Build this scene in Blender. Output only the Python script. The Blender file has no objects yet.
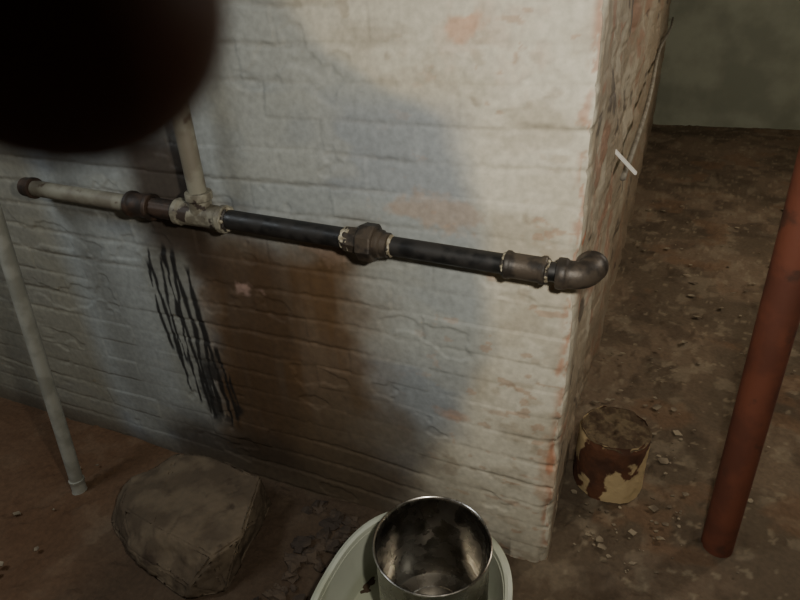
import bpy, bmesh, math, random
import numpy as np
from mathutils import Vector, Matrix, noise
random.seed(7)
S=bpy.context.scene
def link(o,parent=None):
    bpy.context.collection.objects.link(o)
    if parent: o.parent=parent
    return o
def lin(c):
    c=np.asarray(c,dtype=float)/255.0
    return np.where(c<=0.04045,c/12.92,((c+0.055)/1.055)**2.4)
def L4(r,g,b): return tuple(lin((r,g,b)))+(1.0,)
# ---------------------------------------------------------------- materials
def mat(name,c1,c2=None,scale=12,rough=0.7,metal=0.0,bump=0.2,bscale=60,vcol=False,lo=0.4,hi=0.6,rough2=None,bdist=0.004,detail=6,c3=None,s3=40,lo3=.6,hi3=.68,spec=0.5):
    m=bpy.data.materials.new(name); m.use_nodes=True; nt=m.node_tree; b=nt.nodes["Principled BSDF"]
    N=nt.nodes.new; K=nt.links.new
    tc=N("ShaderNodeTexCoord")
    def nz(sc,dt=detail):
        n=N("ShaderNodeTexNoise"); n.inputs["Scale"].default_value=sc; n.inputs["Detail"].default_value=dt; K(tc.outputs["Object"],n.inputs["Vector"]); return n
    def mix(fac,a,bb,mode='MIX'):
        x=N("ShaderNodeMix"); x.data_type='RGBA'; x.blend_type=mode
        if hasattr(fac,'links') or hasattr(fac,'is_output'): K(fac,x.inputs[0])
        else: x.inputs[0].default_value=fac
        for s,v in ((x.inputs[6],a),(x.inputs[7],bb)):
            if isinstance(v,tuple): s.default_value=v
            else: K(v,s)
        return x.outputs[2]
    def ramp(src,l,h):
        r=N("ShaderNodeMapRange"); r.interpolation_type='SMOOTHSTEP'; r.inputs[1].default_value=l; r.inputs[2].default_value=h; K(src,r.inputs[0]); return r.outputs[0]
    if vcol:
        a=N("ShaderNodeAttribute"); a.attribute_name="Col"
        n=nz(scale); g=N("ShaderNodeMapRange"); K(n.outputs[0],g.inputs[0]); g.inputs[1].default_value=.3; g.inputs[2].default_value=.7; g.inputs[3].default_value=.86; g.inputs[4].default_value=1.12
        col=N("ShaderNodeVectorMath"); col.operation='SCALE'; K(a.outputs["Color"],col.inputs[0]); K(g.outputs[0],col.inputs["Scale"])
        cout=col.outputs[0]
    elif c2:
        n=nz(scale); cout=mix(ramp(n.outputs[0],lo,hi),c1,c2)
    else:
        cout=None; b.inputs["Base Color"].default_value=c1
    if c3 is not None:
        n3=nz(s3); cout=mix(ramp(n3.outputs[0],lo3,hi3),cout if cout is not None else c1,c3)
    if cout is not None: K(cout,b.inputs["Base Color"])
    b.inputs["Metallic"].default_value=metal; b.inputs["Roughness"].default_value=rough
    b.inputs["Specular IOR Level"].default_value=spec
    if rough2 is not None:
        n4=nz(25); r=N("ShaderNodeMapRange"); K(n4.outputs[0],r.inputs[0]); r.inputs[1].default_value=.35; r.inputs[2].default_value=.65; r.inputs[3].default_value=rough; r.inputs[4].default_value=rough2; K(r.outputs[0],b.inputs["Roughness"])
    if bump:
        n5=nz(bscale,8); bp=N("ShaderNodeBump"); bp.inputs["Strength"].default_value=bump; bp.inputs["Distance"].default_value=bdist; K(n5.outputs[0],bp.inputs["Height"]); K(bp.outputs[0],b.inputs["Normal"])
    return m
M_wall=mat("painted_brick",None,vcol=True,scale=60,rough=.7,bump=.2,bscale=90,bdist=.0015)
M_floor=mat("dirt_floor",None,vcol=True,scale=70,rough=.9,bump=.7,bscale=70,bdist=.005,spec=.25)
M_green=mat("green_wall",L4(150,154,136),L4(128,132,116),scale=2,rough=.8)
M_plain=mat("dull_plaster",L4(150,140,124),L4(125,116,102),scale=2,rough=.9)
M_black=mat("black_iron",L4(22,22,22),L4(38,36,34),scale=25,rough=.38,rough2=.6,metal=.1,bump=.15,bscale=120,bdist=.001)
M_fit=mat("cast_fitting",L4(46,41,36),L4(76,67,57),scale=30,rough=.5,metal=.3,bump=.4,bscale=150,bdist=.0015)
M_dfit=mat("dark_fitting",L4(42,34,28),L4(66,50,39),scale=30,rough=.6,metal=.2,bump=.4,bscale=120,bdist=.0015)
M_ppipe=mat("old_paint_pipe",L4(130,127,112),L4(110,104,90),scale=18,rough=.6,bump=.4,bscale=60,bdist=.002,c3=L4(80,66,52),s3=22,lo3=.62,hi3=.68)
M_tee=mat("tee_paint",L4(134,130,114),L4(100,94,80),scale=35,rough=.6,bump=.6,bscale=60,bdist=.003,c3=L4(55,45,38),s3=30,lo3=.56,hi3=.62)
M_drop=mat("grey_paint_pipe",L4(150,150,140),L4(130,130,120),scale=14,rough=.55,bump=.3,bscale=60)
M_dope=mat("pipe_dope",L4(176,168,146),L4(120,110,90),scale=60,rough=.6,bump=.8,bscale=120,bdist=.003,c3=L4(50,45,40),s3=45,lo3=.50,hi3=.56)
M_pole=mat("red_oxide_paint",L4(112,62,43),L4(94,52,37),scale=9,rough=.75,bump=.3,bscale=80,bdist=.002,c3=L4(78,48,35),s3=14,lo3=.58,hi3=.7)
M_rock=mat("rock",L4(100,88,72),L4(82,71,58),scale=9,rough=.9,bump=.5,bscale=45,bdist=.004,c3=L4(64,54,44),s3=14,lo3=.56,hi3=.70,spec=.2)
M_steel=mat("stainless",L4(172,168,160),L4(144,140,132),scale=8,rough=.18,rough2=.34,metal=1.0,bump=.06,bscale=14,bdist=.004)
M_tub=mat("white_plastic",L4(180,184,168),L4(164,168,148),scale=5,rough=.45,bump=.05,bscale=20)
M_stump=mat("peeling_post",L4(96,60,40),L4(74,47,33),scale=14,rough=.85,bump=.8,bscale=40,bdist=.005,c3=L4(190,168,126),s3=8,lo3=.475,hi3=.51)
M_stop=mat("post_end",L4(108,94,73),L4(76,62,48),scale=30,rough=.95,bump=1.0,bscale=60,bdist=.008,spec=.2)
M_flake=mat("paint_flake",L4(146,134,112),L4(98,86,70),scale=12,rough=.8)
M_rub=mat("rubble",L4(76,63,50),L4(52,43,35),scale=14,rough=.9,bump=.6,bscale=50)
M_strap=mat("white_metal",L4(245,243,236),rough=.35,metal=.0,bump=.05)
M_cable=mat("cable_grey",L4(150,146,134),L4(128,122,110),scale=20,rough=.6)
M_skin=mat("skin",L4(84,54,42),L4(72,46,36),scale=30,rough=.6,bump=.3,bscale=200,bdist=.0004,spec=.2)
M_phone=mat("phone_black",L4(16,16,18),rough=.5,bump=0)
M_fill_lampw=mat("fill_fixture_enamel_white",L4(210,208,200),rough=.5,bump=0)
M_fill_bulb=bpy.data.materials.new("fill_bulb_glass"); M_fill_bulb.use_nodes=True
M_fill_bulb.node_tree.nodes["Principled BSDF"].inputs["Emission Color"].default_value=(1,.8,.55,1); M_fill_bulb.node_tree.nodes["Principled BSDF"].inputs["Emission Strength"].default_value=6
# ---------------------------------------------------------------- numpy noise
def vn(x,y,seed=0):
    xi=np.floor(x).astype(np.int64); yi=np.floor(y).astype(np.int64); xf=x-xi; yf=y-yi
    u=xf*xf*(3-2*xf); v=yf*yf*(3-2*yf)
    def h(a,b):
        n=(a*374761393+b*668265263+seed*974711)&0xffffffff
        n=((n^(n>>13))*1274126177)&0xffffffff
        n=n^(n>>16); return (n&0xffff)/65535.0
    return (h(xi,yi)*(1-u)+h(xi+1,yi)*u)*(1-v)+(h(xi,yi+1)*(1-u)+h(xi+1,yi+1)*u)*v
def fb(x,y,seed=0,o=4):
    s=0;a=1;t=0
    for i in range(o):
        s=s+a*vn(x*2**i+13.7*i,y*2**i+7.1*i,seed+i); t+=a; a*=.5
    return s/t
def ss(e0,e1,x):
    t=np.clip((x-e0)/(e1-e0),0,1); return t*t*(3-2*t)
def grid_mesh(name,P,col,m,flip=False):
    nx,ny=P.shape[:2]
    me=bpy.data.meshes.new(name)
    idx=np.arange(nx*ny).reshape(nx,ny)
    q=np.stack([idx[:-1,:-1],idx[1:,:-1],idx[1:,1:],idx[:-1,1:]],-1).reshape(-1,4)
    if flip: q=q[:,::-1]
    me.vertices.add(nx*ny); me.vertices.foreach_set("co",P.reshape(-1).astype(np.float32))
    nf=len(q); me.loops.add(nf*4); me.polygons.add(nf)
    me.loops.foreach_set("vertex_index",q.reshape(-1).astype(np.int32))
    me.polygons.foreach_set("loop_start",(np.arange(nf)*4).astype(np.int32))
    me.update(calc_edges=True)
    me.polygons.foreach_set("use_smooth",np.ones(nf,dtype=bool))
    a=me.color_attributes.new("Col",'FLOAT_COLOR','POINT')
    c=np.concatenate([col.reshape(-1,3),np.ones((nx*ny,1))],1).astype(np.float32)
    a.data.foreach_set("color",c.reshape(-1)); me.materials.append(m); me.validate()
    o=bpy.data.objects.new(name,me); return link(o)
def mixc(c,new,m):
    return c*(1-m[...,None])+lin(new)*m[...,None]
# ---------------------------------------------------------------- brick wall (L-shaped pier)
s=np.concatenate([np.arange(-3.2,-1.75,.02),np.arange(-1.75,0,.004),np.arange(0,.8,.005),np.arange(.8,5.62,.03)])
z=np.concatenate([np.arange(-.05,1.6,.004),np.arange(1.6,2.42,.02)])
Sg,Z=np.meshgrid(s,z,indexing='ij')
CH=.076; BL=.228
warp=(fb(Sg*2.2,Z*3,5)-.5)*.022+(fb(Sg*9,Z*9,6)-.5)*.007
row=np.floor((Z+warp)/CH); fz=(Z+warp)/CH-row
so=Sg+(row%2)*BL/2+(vn(row,row*0+3.3,9)-.5)*.08+(fb(Sg*9,Z*9,15)-.5)*.014
colm=np.floor(so/BL); fx=so/BL-colm
rag=(fb(Sg*50,Z*50,31)-.5)*.012
dz=np.minimum(fz,1-fz)*CH+rag; dx=np.minimum(fx,1-fx)*BL+rag
fill=ss(.40,.70,fb(Sg*3,Z*5,43))
jz=(1-ss(.001,.010,dz))*(.16+.74*fill); jx=(1-ss(.001,.008,dx))*(.06+.38*ss(.5,.72,fb(Sg*5,Z*5,47)))
joint=np.maximum(jz,jx); brick=1-joint
br=vn(colm*1.0,row*1.0,77)
front=(Sg<0)
hgt=-.0032*joint+(br-.5)*.0034+(fb(Sg*9,Z*13,51,4)-.5)*.0034+(fb(Sg*1.5,Z*1.5,61)-.5)*.03
sp=ss(.64,.68,fb(Sg*7,Z*10,71)); hgt-=sp*.0030
side=(Sg>=0)
sidez=ss(0.02,.25,Sg)
hgt=hgt+np.where(side,(fb(Sg*5,Z*6,81,5)-.5)*.05*sidez-.004*sidez,0)
edge=np.exp(-(np.abs(Sg)/.02)**2)
wear=(.003+.016*ss(.42,.75,fb(Z*9,Z*0+.5,91,4))+.005*jz)
bl=np.clip(.5+Sg/.03*.5,0,1)
X=np.where(front,Sg,0.0); Y=np.where(front,0.0,Sg)
nxn=bl; nyn=-(1-bl); ln=np.sqrt(nxn**2+nyn**2); nxn=nxn/ln; nyn=nyn/ln
hc=hgt-edge*wear
X=X+nxn*hc; Y=Y+nyn*hc
P=np.stack([X,Y,Z],-1)
# --- paint
n1=fb(Sg*4,Z*4,101); n2=fb(Sg*14,Z*14,111); n3=fb(Sg*40,Z*40,121)
col=np.zeros(P.shape)+lin((194,188,170))
col=mixc(col,(172,164,144),ss(.45,.65,fb(Sg*4,Z*8,103))*.5)
grm=ss(.56,.70,fb(Sg*9,Z*13,107)); col=mixc(col,(152,142,123),grm*.4)
col=mixc(col,(146,130,108),ss(.64,.74,fb(Sg*18,Z*26,109))*.4)
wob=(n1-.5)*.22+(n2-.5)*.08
shade_xb=np.interp(Z,[0,.2,.48,.69,1.0,1.22,1.30,1.38,1.5,1.7],[-.50,-.42,-.28,-.21,-.22,-.28,-.44,-.58,-.66,-.7])  # edge follows the hand's flash shadow across the wall
blue_shade=1-ss(-.04,.05,Sg-shade_xb+wob*.35)  # blue-grey paint tone with the hand's cast shadow painted into the colour
col=mixc(col,(136,143,144),blue_shade*.85)
top=ss(1.18,1.34,Z+wob*.4)*ss(-1.0,-.6,Sg)*(Sg<0)
col=mixc(col,(162,161,150),top*.5*blue_shade)
bpatch=ss(.55,.62,fb(Sg*2.2+3,Z*5,131))*blue_shade*(Sg<0)
col=mixc(col,(120,128,136),bpatch*.5)
bp2=(1-ss(.09,.16,np.abs(Sg+.42)*.7+wob*.2))*ss(.36,.42,Z)*(1-ss(.60,.68,Z)); col=mixc(col,(122,128,134),bp2*.55)
bp3=(1-ss(.10,.18,np.abs(Sg+.42)*.8+wob*.2))*ss(1.02,1.08,Z)*(1-ss(1.22,1.3,Z)); col=mixc(col,(130,135,140),bp3*.55)
wp=ss(.54,.62,fb(Sg*3,Z*6,137))*blue_shade
col=mixc(col,(158,158,148),wp*.4)
col=mixc(col,(108,98,82),joint*.30*(.2+n2))
def blob(x0,x1,z0,z1,e=.09,k=.5):
    q=Sg+wob*k; r=Z+wob*k
    return ss(x0-e,x0+e,q)*(1-ss(x1-e,x1+e,q))*ss(z0-e,z0+e,r)*(1-ss(z1-e,z1+e,r))
streak=fb(Sg*16,Z*2.2,113)
dsoft=blob(-1.08,-.50,-.5,.92,.10,.9); col=mixc(col,(108,90,66),dsoft*.65)
damp=blob(-1.03,-.57,-.5,.88,.06,.9)
col=mixc(col,(88,66,42),damp*(.78+.22*ss(.35,.6,streak)))
dkr=blob(-1.00,-.72,-.5,.86,.06,.8); col=mixc(col,(60,44,28),dkr*.62)
damp2=blob(-1.30,-.42,-.5,.22,.09,.9)
col=mixc(col,(56,45,33),damp2*.88)
low=blob(-.75,-.34,-.4,.42,.12,.9); col=mixc(col,(84,71,54),low*.75)
up=blob(-1.19,-.95,.76,1.16,.05,.3); col=mixc(col,(56,43,31),up*.92)
lw2=(1-ss(-1.62,-1.5,Sg)); col=mixc(col,(128,120,96),lw2*.6)
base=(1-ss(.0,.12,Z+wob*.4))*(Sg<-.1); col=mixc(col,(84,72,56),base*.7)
def spot(cx,cz,rx,rz,c,a):
    global col
    r=np.sqrt(((Sg-cx)/rx)**2+((Z-cz)/rz)**2)+ (n2-.5)*2.4+(n3-.5)*1.4
    col=mixc(col,c,(1-ss(.5,1.2,r))*a)
spot(-.345,1.03,.10,.04,(156,136,118),.6)
spot(-.235,1.40,.03,.025,(190,144,112),.8)
spot(-.19,1.38,.09,.06,(186,168,148),.4)
spot(-.88,.75,.045,.025,(150,124,112),.8)
spot(-.60,.90,.05,.03,(150,128,112),.4)
spot(-.015,.40,.010,.05,(170,98,62),.9); spot(-.02,.36,.04,.12,(176,142,114),.5)
spot(-.27,.47,.05,.018,(164,130,106),.45)
spot(-.015,1.25,.012,.05,(172,116,86),.5)
spot(-.015,.70,.012,.04,(172,112,80),.6)
spot(-.015,.18,.012,.05,(160,104,76),.6)
spot(-.25,.1,.06,.03,(150,120,96),.5)
spot(-.07,.33,.05,.012,(170,136,110),.5)
spot(-.12,.22,.05,.010,(162,130,106),.5)
spot(-.16,.52,.03,.010,(150,116,92),.4)
chips=ss(.71,.75,fb(Sg*22,Z*34,127))*ss(-.5,-.1,Sg)*(Sg<.0); col=mixc(col,(160,126,100),chips*.5)
cchip=ss(.50,.60,fb(Sg*60,Z*30,129))*np.exp(-(np.abs(Sg+.006)/.012)**2); col=mixc(col,(158,106,78),cchip*.6)
# tar drips
tar=np.zeros_like(Sg)
drips=[(-1.205,.78,.46,.006),(-1.185,.82,.36,.009),(-1.160,.80,.42,.007),(-1.140,.84,.26,.010),(-1.115,.82,.34,.007),(-1.095,.83,.20,.011),(-1.070,.78,.22,.012),(-1.045,.66,.19,.010),(-1.02,.52,.22,.008),(-1.127,.5,.22,.008),(-1.17,.55,.30,.005),(-1.00,.42,.25,.005)]
for i,(cx,zt,zb,w) in enumerate(drips):
    wx=(vn(Z*5,Z*0+i,200+i)-.5)*.022+(vn(Z*26,Z*0+i,300+i)-.5)*.007
    ww=w*(.25+1.2*vn(Z*16,Z*0+i,400+i))*.95
    m=(1-ss(ww*.5,ww*1.15,np.abs(Sg-cx-wx)))*ss(zb,zb+.03,Z)*(1-ss(zt-.01,zt+.02,Z))
    tar=np.maximum(tar,m)
ragm=(1-ss(.0,.03,np.abs(Sg+1.065+(n2-.5)*.1)-.05))*ss(.18,.24,Z)*(1-ss(.34,.56,Z+(n2-.5)*.3))
tar=np.maximum(tar,ragm*ss(.40,.50,fb(Sg*30,Z*9,119))*.9)
tar=np.where(Sg<-.5,tar,0)
halo=blob(-1.22,-1.06,.25,.82,.03,.2); col=mixc(col,(128,129,120),halo*(1-tar)*.6)
col=mixc(col,(18,17,16),tar*.95)
# side face
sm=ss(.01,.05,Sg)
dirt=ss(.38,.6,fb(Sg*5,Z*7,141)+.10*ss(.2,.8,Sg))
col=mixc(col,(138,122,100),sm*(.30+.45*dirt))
red=ss(.60,.68,fb(Sg*6+4,Z*9,151)); col=mixc(col,(150,94,68),sm*red*.5)
far=ss(.6,2.5,Sg); col=mixc(col,(120,106,86),far*.6)
sb=(1-ss(.15,.6,Z))*sm; col=mixc(col,(112,94,74),sb*.6)
spot(.030,.990,.030,.026,(196,104,56),1.0)
hol=ss(.70,.76,fb(Sg*8,Z*10,161))*sm; col=mixc(col,(58,46,38),hol*.7)
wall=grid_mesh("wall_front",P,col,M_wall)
# ---------------------------------------------------------------- floor
xs=np.concatenate([np.arange(-3.2,-2.0,.05),np.arange(-2.0,1.7,.008),np.arange(1.7,3.25,.04)])
ys=np.concatenate([np.arange(-2.6,-.7,.05),np.arange(-.7,1.6,.008),np.arange(1.6,3,.02),np.arange(3,5.8,.04)])
X,Y=np.meshgrid(xs,ys,indexing='ij')
h=(fb(X*2,Y*2,501)-.5)*.03+(fb(X*9,Y*9,511,5)-.5)*.018+(fb(X*35,Y*35,521,3)-.5)*.006
h+=ss(.66,.74,fb(X*18,Y*18,531))*.008
h-=.004
n1=fb(X*3,Y*3,541); n2=fb(X*12,Y*12,551); n3=fb(X*34,Y*34,561)
col=np.zeros(X.shape+(3,))+lin((112,97,80))
col=mixc(col,(94,82,67),ss(.4,.6,n1))
col=mixc(col,(134,122,103),ss(.58,.68,n2)*.5)
col=mixc(col,(70,59,48),ss(.56,.66,fb(X*7,Y*7,571))*.5)
lf=1-ss(-1.5,-1.0,X+(n1-.5)*.5); col=mixc(col,(102,68,42),lf*.65)
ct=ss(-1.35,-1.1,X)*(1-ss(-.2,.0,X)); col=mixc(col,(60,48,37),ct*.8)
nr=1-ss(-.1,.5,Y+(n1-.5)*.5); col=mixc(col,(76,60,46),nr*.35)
fl=ss(.70,.75,n3)*(X>0.0); col=mixc(col,(146,134,112),fl*.5)
rp=ss(.60,.68,fb(X*4,Y*5,581))*(X>.1); col=mixc(col,(116,90,68),rp*.5)
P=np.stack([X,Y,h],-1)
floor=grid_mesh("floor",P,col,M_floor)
# ---------------------------------------------------------------- room shell
def slab(name,x0,x1,y0,y1,z0,z1,m):
    me=bpy.data.meshes.new(name); bm=bmesh.new(); bmesh.ops.create_cube(bm,size=1)
    for v in bm.verts: v.co=Vector(((x0+x1)/2+v.co.x*(x1-x0),(y0+y1)/2+v.co.y*(y1-y0),(z0+z1)/2+v.co.z*(z1-z0)))
    bm.to_mesh(me); bm.free(); me.materials.append(m); return link(bpy.data.objects.new(name,me))
slab("wall_back",-.3,3.3,5.5,5.65,-.1,2.5,M_green)
slab("wall_right",3.1,3.25,-2.6,5.6,-.1,2.5,M_green)
slab("wall_left",-3.3,-3.1,-2.6,.1,-.1,2.5,M_plain)
slab("wall_rear",-3.3,3.25,-2.7,-2.55,-.1,2.5,M_plain)
slab("ceiling",-3.3,3.3,-2.7,5.7,2.4,2.5,M_plain)
# ---------------------------------------------------------------- lathe helpers
def lathe(name,prof,m,mtx=Matrix(),seg=40,parent=None,smooth=True,cap=True,jit=0,twist=0):
    bm=bmesh.new(); rings=[]
    for t,r in prof:
        ring=[]
        for k in range(seg):
            a=2*math.pi*k/seg+twist; rr=r
            if jit: rr=r+jit*noise.noise(Vector((t*60,math.cos(a)*3,math.sin(a)*3)))
            ring.append(bm.verts.new(mtx@Vector((t,rr*math.cos(a),rr*math.sin(a)))))
        rings.append(ring)
    for a,b in zip(rings,rings[1:]):
        for k in range(seg): bm.faces.new((a[k],a[(k+1)%seg],b[(k+1)%seg],b[k]))
    if cap: bm.faces.new(rings[0][::-1]); bm.faces.new(rings[-1])
    bmesh.ops.recalc_face_normals(bm,faces=bm.faces)
    me=bpy.data.meshes.new(name); bm.to_mesh(me); bm.free(); me.materials.append(m)
    for p in me.polygons: p.use_smooth=smooth
    o=bpy.data.objects.new(name,me); link(o,parent)
    if smooth:
        md=o.modifiers.new("es",'EDGE_SPLIT'); md.split_angle=math.radians(38)
    return o
def fitting(x0,x1,r,rim,rw=.014):
    return [(x0,r*.8),(x0,r+rim-.002),(x0+.002,r+rim),(x0+rw-.003,r+rim),(x0+rw,r+rim*.4),(x0+rw+.004,r),(x1-rw-.004,r),(x1-rw,r+rim*.4),(x1-rw+.003,r+rim),(x1-.002,r+rim),(x1,r+rim-.002),(x1,r*.8)]
def empty(name,loc=(0,0,0)):
    e=bpy.data.objects.new(name,None); e.location=loc; link(e); return e
# ---------------------------------------------------------------- pipe run
run=empty("iron_pipe_run")
ang=math.atan(.03)
T=Matrix.Translation(Vector((0,-.062,.953)))@Matrix.Rotation(ang,4,'Y')
lathe("end_cap",[(-1.542,.012),(-1.541,.022),(-1.536,.027),(-1.514,.028),(-1.510,.030),(-1.499,.030),(-1.497,.024)],M_dfit,T,parent=run)
lathe("painted_pipe_section",[(-1.53,.0225),(-1.14,.0225)],M_ppipe,T,parent=run)
lathe("coupling_left",fitting(-1.142,-1.065,.031,.004),M_dfit,T,parent=run)
lathe("dark_nipple",[(-1.07,.0265),(-.97,.0265)],M_dfit,T,parent=run,jit=.004)
lathe("tee_body",fitting(-.985,-.832,.0295,.005,.018),M_tee,T,parent=run,jit=.003)
Tz=T@Matrix.Translation(Vector((-.908,0,0)))@Matrix.Rotation(-math.pi/2,4,'Y')
lathe("tee_branch",[(0,.028),(.040,.0285),(.044,.033),(.058,.0335),(.062,.032),(.062,.02)],M_tee,Tz,parent=run)
riser=Matrix.Translation(Vector((-.907,-.062,.98)))@Matrix.Rotation(-math.pi/2,4,'Y')
lathe("riser_pipe",[(.04,.0225),(1.42,.0225)],M_ppipe,riser,parent=run)
lathe("black_pipe_long",[(-.85,.0243),(-.47,.0243)],M_black,T,parent=run)
for i,(a,b) in enumerate([(-.838,-.826),(-.512,-.487),(-.144,-.134),(-.056,-.046),(-.398,-.388)]):
    r=.0285 if i==0 else (.027 if i==1 else .0240)
    lathe("dope_ring_%d"%i,[(a,r-.004),(a+.003,r),(b-.003,r+.001),(b,r-.002)],M_dope,T,parent=run,jit=.004)
lathe("union_left_hub",[(-.503,.022),(-.502,.029),(-.498,.030),(-.470,.031),(-.462,.034),(-.46,.034)],M_fit,T,parent=run,seg=8,smooth=False)
lathe("union_nut",[(-.466,.030),(-.464,.042),(-.460,.044),(-.432,.044),(-.428,.042),(-.426,.030)],M_fit,T,parent=run,seg=8,smooth=False,twist=.2)
lathe("union_right_hub",[(-.428,.033),(-.415,.032),(-.412,.028),(-.398,.0275),(-.396,.022)],M_fit,T,parent=run)
lathe("black_pipe_short",[(-.41,.0215),(-.13,.0215)],M_black,T,parent=run)
lathe("coupling_right",fitting(-.136,-.052,.0265,.0035,.012),M_fit,T,parent=run)
lathe("close_nipple",[(-.06,.0205),(-.0,.0205)],M_black,T,parent=run)
def sweep(name,pts,m,parent=None,seg=32):
    bm=bmesh.new(); rings=[]
    n=len(pts)
    for i,(p,r) in enumerate(pts):
        a=pts[max(i-1,0)][0]; b=pts[min(i+1,n-1)][0]; d=(b-a)
        if d.length<1e-6: d=Vector((1,0,0))
        d.normalize(); up=Vector((0,0,1)); si=d.cross(up).normalized() if abs(d.z)<.98 else Vector((1,0,0)); up2=si.cross(d)
        rings.append([bm.verts.new(p+si*(r*math.cos(2*math.pi*k/seg))+up2*(r*math.sin(2*math.pi*k/seg))) for k in range(seg)])
    for a,b in zip(rings,rings[1:]):
        for k in range(seg): bm.faces.new((a[k],a[(k+1)%seg],b[(k+1)%seg],b[k]))
    bm.faces.new(rings[0][::-1]); bm.faces.new(rings[-1]); bmesh.ops.recalc_face_normals(bm,faces=bm.faces)
    me=bpy.data.meshes.new(name); bm.to_mesh(me); bm.free(); me.materials.append(m)
    for p in me.polygons: p.use_smooth=True
    return link(bpy.data.objects.new(name,me),parent)
ze=.953; yc=-.062; ex=-.009
pts=[]
for x,r in [(-.022,.020),(-.0219,.031),(-.019,.0325),(-.006,.0325),(-.003,.031),(.000,.0285)]: pts.append((Vector((x+ex,yc,ze)),r))
for k in range(1,12):
    a=math.pi/2*k/12; pts.append((Vector((ex+.002+.036*math.sin(a),yc+.036*(1-math.cos(a)),ze)),.0285))
for y,r in [(yc+.038,.0285),(yc+.041,.031),(yc+.044,.0325),(yc+.056,.0325),(yc+.059,.031),(yc+.0592,.020)]: pts.append((Vector((ex+.038,y,ze)),r))
e=sweep("elbow",pts,M_fit,run); e.modifiers.new("es",'EDGE_SPLIT').split_angle=math.radians(50)
# ---------------------------------------------------------------- grey drop pipe (left)
g=empty("painted_drain_pipe")
a=Vector((-1.515,-.264,0)); b=Vector((-1.515,-.075,2.4)); dv=(b-a)
Tm=Matrix.Translation(a)@dv.to_track_quat('X','Z').to_matrix().to_4x4()
lathe("pipe_shaft",[(-.01,.021),(dv.length,.021)],M_drop,Tm,parent=g)
lathe("foot_socket",fitting(-.01,.05,.0225,.002,.012),M_drop,Tm,parent=g)
# ---------------------------------------------------------------- red pole
g=empty("steel_support_column")
a=Vector((.444,.249,0)); b=Vector((.388,.249,2.4)); dv=b-a
Tm=Matrix.Translation(a)@dv.to_track_quat('X','Z').to_matrix().to_4x4()
lathe("column_shaft",[(-.01,.042),(dv.length-.01,.042)],M_pole,Tm,parent=g,seg=48)
lathe("column_cap",[(dv.length-.03,.09),(dv.length-.006,.09)],M_pole,Tm,parent=g,seg=4,smooth=False)
# ---------------------------------------------------------------- post stump
g=empty("peeling_post_stump",(.125,.41,0))
def stump():
    H=.215; R=.106
    bm=bmesh.new(); seg=72; rings=[]
    for i in range(25):
        z_=i/24*H; rg=[]
        for k in range(seg):
            a=2*math.pi*k/seg
            r=R+.008*noise.noise(Vector((math.cos(a)*1.5,math.sin(a)*1.5,z_*5)))+.003*noise.noise(Vector((math.cos(a)*9,math.sin(a)*9,z_*40)))+.004*(1-z_/.2)
            if z_>H-.01: r-=.006
            rg.append(bm.verts.new((r*math.cos(a),r*math.sin(a),z_+(.006*noise.noise(Vector((math.cos(a)*3,math.sin(a)*3,1))) if z_>.15 else 0))))
        rings.append(rg)
    for a,b in zip(rings,rings[1:]):
        for k in range(seg): bm.faces.new((a[k],a[(k+1)%seg],b[(k+1)%seg],b[k]))
    me=bpy.data.meshes.new("stump_body"); bm.to_mesh(me); me.materials.append(M_stump)
    for p in me.polygons:p.use_smooth=True
    link(bpy.data.objects.new("stump_body",me),g)
    bm.free(); bm=bmesh.new(); prev=None
    for j in range(14):
        rr=(R-.0015)*(1-j/14); rg=[]
        for k in range(seg):
            a=2*math.pi*k/seg; x=rr*math.cos(a); y=rr*math.sin(a)
            rg.append(bm.verts.new((x,y,H-.002+.012*noise.noise(Vector((x*25,y*25,3)))+.006*noise.noise(Vector((x*70,y*70,3))) - (.004 if j==0 else 0))))
        if prev:
            for k in range(seg): bm.faces.new((prev[k],prev[(k+1)%seg],rg[(k+1)%seg],rg[k]))
        prev=rg
    bm.faces.new(prev)
    me=bpy.data.meshes.new("stump_top"); bm.to_mesh(me); bm.free(); me.materials.append(M_stop)
    for p in me.polygons:p.use_smooth=True
    link(bpy.data.objects.new("stump_top",me),g)
stump()
# ---------------------------------------------------------------- rocks
def rock(name,pts,m,sub=4,amp=.012,fr=9,loc=(0,0,0)):
    bm=bmesh.new()
    for p in pts: bm.verts.new(p)
    bmesh.ops.convex_hull(bm,input=bm.verts)
    bmesh.ops.delete(bm,geom=[v for v in bm.verts if not v.link_faces],context='VERTS')
    bmesh.ops.dissolve_limit(bm,angle_limit=math.radians(6),verts=bm.verts,edges=bm.edges)
    bmesh.ops.bevel(bm,geom=list(bm.edges),offset=.005,segments=2,affect='EDGES',clamp_overlap=True)
    bmesh.ops.triangulate(bm,faces=bm.faces)
    for i in range(sub):
        L=[e for e in bm.edges if e.calc_length()>.012]
        if not L: break
        bmesh.ops.subdivide_edges(bm,edges=L,cuts=1); bmesh.ops.triangulate(bm,faces=bm.faces)
    bm.normal_update()
    for v in bm.verts:
        v.co+=v.normal*(amp*noise.noise(v.co*fr)+amp*.5*noise.noise(v.co*fr*3)+amp*.3*noise.noise(v.co*fr*9))
    me=bpy.data.meshes.new(name); bm.to_mesh(me); bm.free(); me.materials.append(m)
    for p in me.polygons:p.use_smooth=True
    o=bpy.data.objects.new(name,me); o.location=loc; return link(o)
R0=Vector((-.95,-.31,0))
rp=[(-1.22,-.09,.115),(-1.05,-.07,.125),(-.87,-.10,.135),(-.79,-.30,.13),(-.83,-.385,.125),(-1.06,-.36,.12),(-1.24,-.32,.09),(-1.29,-.22,.09),
    (-1.34,-.26,.02),(-1.32,-.18,.0),(-1.30,-.34,0),(-1.10,-.42,0),(-.90,-.46,0),(-.80,-.40,0),(-.86,-.08,0),(-1.22,-.07,0),(-1.12,-.41,.05),(-.88,-.45,.05)]
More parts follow.
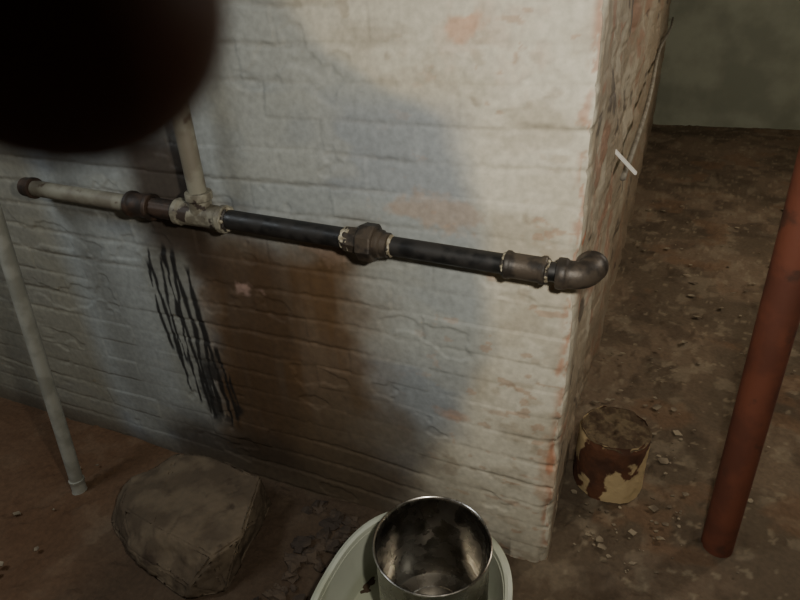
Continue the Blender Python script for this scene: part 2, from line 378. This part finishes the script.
rock("broken_stone_block",[Vector(p)-R0 for p in rp],M_rock,5,.011,8,R0)
def rubble():
    bm=bmesh.new(); rd=random.Random(11)
    for i in range(64):
        if i<38: cx=rd.uniform(-.70,-.55); cy=rd.uniform(-.42,-.05)
        elif i<50: cx=rd.uniform(-.75,-.57); cy=rd.uniform(-.1,-.03)
        else: cx=rd.uniform(-.76,-.56); cy=rd.uniform(-.5,-.4)
        r=rd.uniform(.006,.024)
        res=bmesh.ops.create_icosphere(bm,subdivisions=2,radius=r)
        off=Vector((rd.random()*9,rd.random()*9,0)); sc=Vector((rd.uniform(.8,1.5),rd.uniform(.7,1.2),rd.uniform(.4,.8)))
        for v in res['verts']:
            k=1+.9*noise.noise(v.co/r*1.3+off)
            v.co=Vector((v.co.x*sc.x*k+cx,v.co.y*sc.y*k+cy,v.co.z*sc.z*k+r*.3))
    me=bpy.data.meshes.new("rubble"); bm.to_mesh(me); bm.free(); me.materials.append(M_rub)
    link(bpy.data.objects.new("rubble_pile",me))
rubble()
def flakes():
    bm=bmesh.new(); rd=random.Random(5)
    for i in range(350):
        if i<130: cx=rd.uniform(.02,.35); cy=abs(rd.gauss(0,.5))+.05
        elif i<300: cx=rd.uniform(.05,1.4); cy=rd.uniform(.1,3.2)
        else: cx=rd.uniform(-1.7,.3); cy=rd.uniform(-.6,-.04)
        if cx<0.03 and cy>-.02: continue
        if -1.38<cx<-.5 and cy<0: continue
        if -.6<cx<0.02 and cy<-.02: continue
        if math.hypot(cx-.13,cy-.41)<.13: continue
        r=rd.choice([.003,.003,.004,.006,.008,.014])*rd.uniform(.7,1.2)*(1+.3*max(cy,0))
        n=rd.randint(4,7); ph=rd.random()*6; tz=rd.uniform(-.3,.3)
        zc=.002+rd.random()*.008
        vs=[bm.verts.new((cx+r*rd.uniform(.6,1.3)*math.cos(ph+2*math.pi*k/n),cy+r*rd.uniform(.4,1.1)*math.sin(ph+2*math.pi*k/n),zc+tz*r*math.cos(2*math.pi*k/n))) for k in range(n)]
        f=bm.faces.new(vs); e=bmesh.ops.extrude_face_region(bm,geom=[f])
        for v in e['geom']:
            if isinstance(v,bmesh.types.BMVert): v.co.z+=.0025
    bmesh.ops.recalc_face_normals(bm,faces=bm.faces)
    me=bpy.data.meshes.new("flakes"); bm.to_mesh(me); bm.free(); me.materials.append(M_flake)
    link(bpy.data.objects.new("paint_flake_debris",me))
flakes()
# ---------------------------------------------------------------- stock pot
g=empty("stainless_stock_pot",(-.236,-.262,.010))
Tp=Matrix.Rotation(-math.pi/2,4,'Y')
hh=.294
pr=[(0,.0),(0,.122),(.004,.130),(.012,.1345),(.1,.136),(.102,.1368),(.106,.1368),(.108,.136),(hh-.012,.1365),(hh-.008,.140),(hh-.004,.1425),(hh-.001,.1422),(hh,.140),(hh-.002,.137),(hh-.008,.1345),(.2,.134),(.014,.133),(.007,.128),(.004,.115),(.005,.09),(.003,.088),(.003,.0)]
lathe("pot_body",[(t,max(r,.0005)) for t,r in pr],M_steel,Tp,parent=g,seg=96,cap=False)
# ---------------------------------------------------------------- tub
g=empty("plastic_wash_tub",(-.262,-.350,0))
def tub():
    bm=bmesh.new(); seg=96
    prof=[(.02,.0),(.905,0),(.925,.006),(.97,.172),(1.045,.172),(1.062,.166),(1.07,.172),(1.065,.184),(1.02,.189),(.985,.186),(.978,.178),(.935,.010),(.92,.006),(.02,.006)]
    rings=[]
    for s_,z_ in prof:
        rg=[]
        for k in range(seg):
            a=2*math.pi*k/seg; c=math.cos(a); s2=math.sin(a); n=2.5
            r=1/((abs(c)**n+abs(s2)**n)**(1/n))
            rg.append(bm.verts.new((.215*s_*r*c,.262*s_*r*s2,z_)))
        rings.append(rg)
    for a,b in zip(rings,rings[1:]):
        for k in range(seg): bm.faces.new((a[k],a[(k+1)%seg],b[(k+1)%seg],b[k]))
    bm.faces.new(rings[0][::-1]); bm.faces.new(rings[-1]); bmesh.ops.recalc_face_normals(bm,faces=bm.faces)
    me=bpy.data.meshes.new("tub_body"); bm.to_mesh(me); bm.free(); me.materials.append(M_tub)
    for p in me.polygons:p.use_smooth=True
    o=link(bpy.data.objects.new("tub_body",me),g); o.modifiers.new("es",'EDGE_SPLIT').split_angle=math.radians(45)
tub()
# ---------------------------------------------------------------- strap + cable on side face
def boxbetween(name,a,b,w,t,m,parent=None,bend=.004):
    d=b-a; q=d.to_track_quat('X','Z').to_matrix().to_4x4(); Tm=Matrix.Translation(a)@q
    bm=bmesh.new(); bmesh.ops.create_cube(bm,size=1)
    for v in bm.verts: v.co=Vector(((v.co.x+.5)*d.length,v.co.y*w,v.co.z*t))
    bmesh.ops.bevel(bm,geom=list(bm.edges),offset=t*.25,segments=2,affect='EDGES')
    for v in bm.verts:
        if v.co.x>d.length*.8: v.co.z-=bend
        v.co=Tm@v.co
    me=bpy.data.meshes.new(name); bm.to_mesh(me); bm.free(); me.materials.append(m); return link(bpy.data.objects.new(name,me),parent)
boxbetween("metal_wall_strap",Vector((-.02,.62,1.04)),Vector((.07,.62,.96)),.018,.008,M_strap)
cp=[]
for k in range(60):
    t=k/59; y=.75+t*4.7
    cp.append((Vector((.026+.012*math.sin(t*9),y,.90+.03*math.sin(t*5)+.10*t)),.009))
sweep("wall_cable",cp,M_cable,None,12)
# ---------------------------------------------------------------- camera
C=Vector((0.123,-1.161,1.5))
yaw=math.radians(24.5); pitch=math.radians(29); roll=math.radians(3)
fh=Vector((-math.sin(yaw),math.cos(yaw),0)); F=fh*math.cos(pitch)+Vector((0,0,-math.sin(pitch)))
R=Vector((math.cos(yaw),math.sin(yaw),0)); U=R.cross(F)
R2=R*math.cos(roll)-U*math.sin(roll); U2=U*math.cos(roll)+R*math.sin(roll)
cd=bpy.data.cameras.new("camera"); cd.sensor_width=36; cd.lens=27; cd.clip_start=.004; cd.clip_end=50
cd.dof.use_dof=True; cd.dof.focus_distance=1.7; cd.dof.aperture_fstop=12
cam=bpy.data.objects.new("camera",cd); mw=Matrix((R2,U2,-F)).transposed().to_4x4(); mw.translation=C; cam.matrix_world=mw; link(cam); S.camera=cam
# ---------------------------------------------------------------- photographer's hand holding the phone; the index fingertip overlaps the lens corner
def W(r,u,f_): return C+R2*r+U2*u+F*f_
def skin(name,chain,parent,m,sub=2):
    me=bpy.data.meshes.new(name); me.from_pydata([tuple(p) for p,_ in chain],[(i,i+1) for i in range(len(chain)-1)],[])
    o=link(bpy.data.objects.new(name,me),parent); o.modifiers.new("sk",'SKIN')
    for i,(p,r) in enumerate(chain): me.skin_vertices[0].data[i].radius=(r,r) if not isinstance(r,tuple) else r
    me.skin_vertices[0].data[0].use_root=True
    o.modifiers[0].use_smooth_shade=True
    sb=o.modifiers.new("ss",'SUBSURF'); sb.levels=sub; sb.render_levels=sub; me.materials.append(m); return o
def digit(name,joints,parent):
    P_=[j[0] for j in joints]; Rr=[j[1] for j in joints]; pts=[]
    n=len(P_)
    for i in range(n-1):
        p0=P_[max(i-1,0)];p1=P_[i];p2=P_[i+1];p3=P_[min(i+2,n-1)]
        for k in range(10):
            t=k/10
            q=.5*((2*p1)+(p2-p0)*t+(2*p0-5*p1+4*p2-p3)*t*t+(3*p1-p0-3*p2+p3)*t**3)
            r=Rr[i]*(1-t)+Rr[i+1]*t
            pts.append((q,r*(1-.06*math.sin(math.pi*t))))
    pts.append((P_[-1],Rr[-1]))
    d=(P_[0]-P_[1]).normalized(); r=Rr[0]; tipp=[]
    for k in range(8,0,-1):
        a=math.pi/2*k/8; tipp.append((P_[0]+d*(r*math.sin(a)*1.02),max(r*math.cos(a),.0002)))
    return sweep(name,tipp+pts,M_skin,parent,28)
hand=empty("hand",(0,0,0))
k=.040
tip=(-.588*k,.515*k)
digit("index_finger",[(W(tip[0],tip[1],k),.0114),(W(-.036,.026,.037),.0118),(W(-.052,.033,.026),.0114),(W(-.070,.038,.008),.0118),(W(-.090,.045,-.014),.0125)],hand)
digit("middle_finger",[(W(-.040,.060,.012),.0085),(W(-.054,.062,.020),.009),(W(-.072,.063,.010),.0098),(W(-.094,.064,-.014),.011)],hand)
digit("ring_finger",[(W(-.044,.079,.008),.008),(W(-.056,.081,.015),.0088),(W(-.076,.081,.006),.0094),(W(-.096,.080,-.018),.0105)],hand)
digit("little_finger",[(W(-.056,.096,.002),.007),(W(-.066,.097,.007),.0076),(W(-.082,.096,-.002),.0084),(W(-.100,.093,-.024),.0095)],hand)
digit("thumb",[(W(-.040,.010,-.024),.0095),(W(-.060,.014,-.028),.011),(W(-.082,.024,-.036),.0120),(W(-.108,.046,-.048),.014)],hand)
skin("palm_and_forearm",[(W(-.090,.068,-.012),(.032,.012)),(W(-.104,.066,-.034),(.038,.016)),(W(-.116,.060,-.058),(.036,.018)),(W(-.124,.05,-.085),(.026,.020)),(W(-.140,-.02,-.17),(.032,.028)),(W(-.155,-.10,-.27),(.038,.035))],hand,M_skin)
bm=bmesh.new(); bmesh.ops.create_cube(bm,size=1)
for v in bm.verts: v.co=Vector((v.co.x*.160,v.co.y*.076,v.co.z*.008))
bmesh.ops.bevel(bm,geom=[e for e in bm.edges if abs((e.verts[0].co-e.verts[1].co).z)>.004],offset=.010,segments=5,affect='EDGES')
bmesh.ops.bevel(bm,geom=[e for e in bm.edges if abs((e.verts[0].co-e.verts[1].co).z)<.001],offset=.0015,segments=2,affect='EDGES')
me=bpy.data.meshes.new("smartphone"); bm.to_mesh(me); bm.free(); me.materials.append(M_phone)
o=bpy.data.objects.new("smartphone",me); m4=Matrix((R2,U2,-F)).transposed().to_4x4(); m4.translation=W(.018,.008,-.008); o.matrix_world=m4; link(o)
# ---------------------------------------------------------------- lights
def area(name,loc,target,size,power,colr,parent=None):
    l=bpy.data.lights.new(name,'AREA'); l.shape='DISK'; l.size=size; l.energy=power; l.color=colr
    o=bpy.data.objects.new(name,l); o.location=loc; o.rotation_euler=(Vector(target)-Vector(loc)).to_track_quat('-Z','Y').to_euler(); return link(o,parent)
area("torch_light",W(.16,.10,.12),(-.30,0,.85),.06,13.5,(1,.95,.85))
g=empty("added_fill_bulb",(1.9,2.1,2.2))  # unseen bulb added as fill for the right floor and side face
bm=bmesh.new(); bmesh.ops.create_uvsphere(bm,u_segments=24,v_segments=16,radius=.03)
for v in bm.verts:
    if v.co.z>0: v.co.z*=1.7; v.co.x*=1-v.co.z*6; v.co.y*=1-v.co.z*6
me=bpy.data.meshes.new("fill_bulb"); bm.to_mesh(me); bm.free(); me.materials.append(M_fill_bulb); link(bpy.data.objects.new("fill_bulb_glass",me),g)
lathe("fill_bulb_socket",[(.04,.016),(.2,.016)],M_dfit,Matrix.Rotation(-math.pi/2,4,'Y'),parent=g)
l=bpy.data.lights.new("fill_bulb_light",'POINT'); l.energy=85; l.color=(1,.91,.79); l.shadow_soft_size=.12
o=bpy.data.objects.new("fill_bulb_light",l); o.location=(0,0,-.06); link(o,g)
g=empty("added_fill_fixture",(-2.0,-1.15,2.36))  # invented fixture, a cool fill to lift the left wall
lathe("fill_fixture_dish",[(-.04,.001),(-.035,.14),(.0,.20),(.035,.21)],M_fill_lampw,Matrix.Rotation(-math.pi/2,4,'Y'),parent=g)
l=bpy.data.lights.new("fill_fixture_light",'AREA'); l.shape='DISK'; l.size=.7; l.energy=18; l.color=(.90,.96,1)
o=bpy.data.objects.new("fill_fixture_light",l); o.location=(0,0,-.06); link(o,g)
w=bpy.data.worlds.new("W"); S.world=w; w.use_nodes=True
w.node_tree.nodes["Background"].inputs[0].default_value=(.8,.85,1,1); w.node_tree.nodes["Background"].inputs[1].default_value=.05
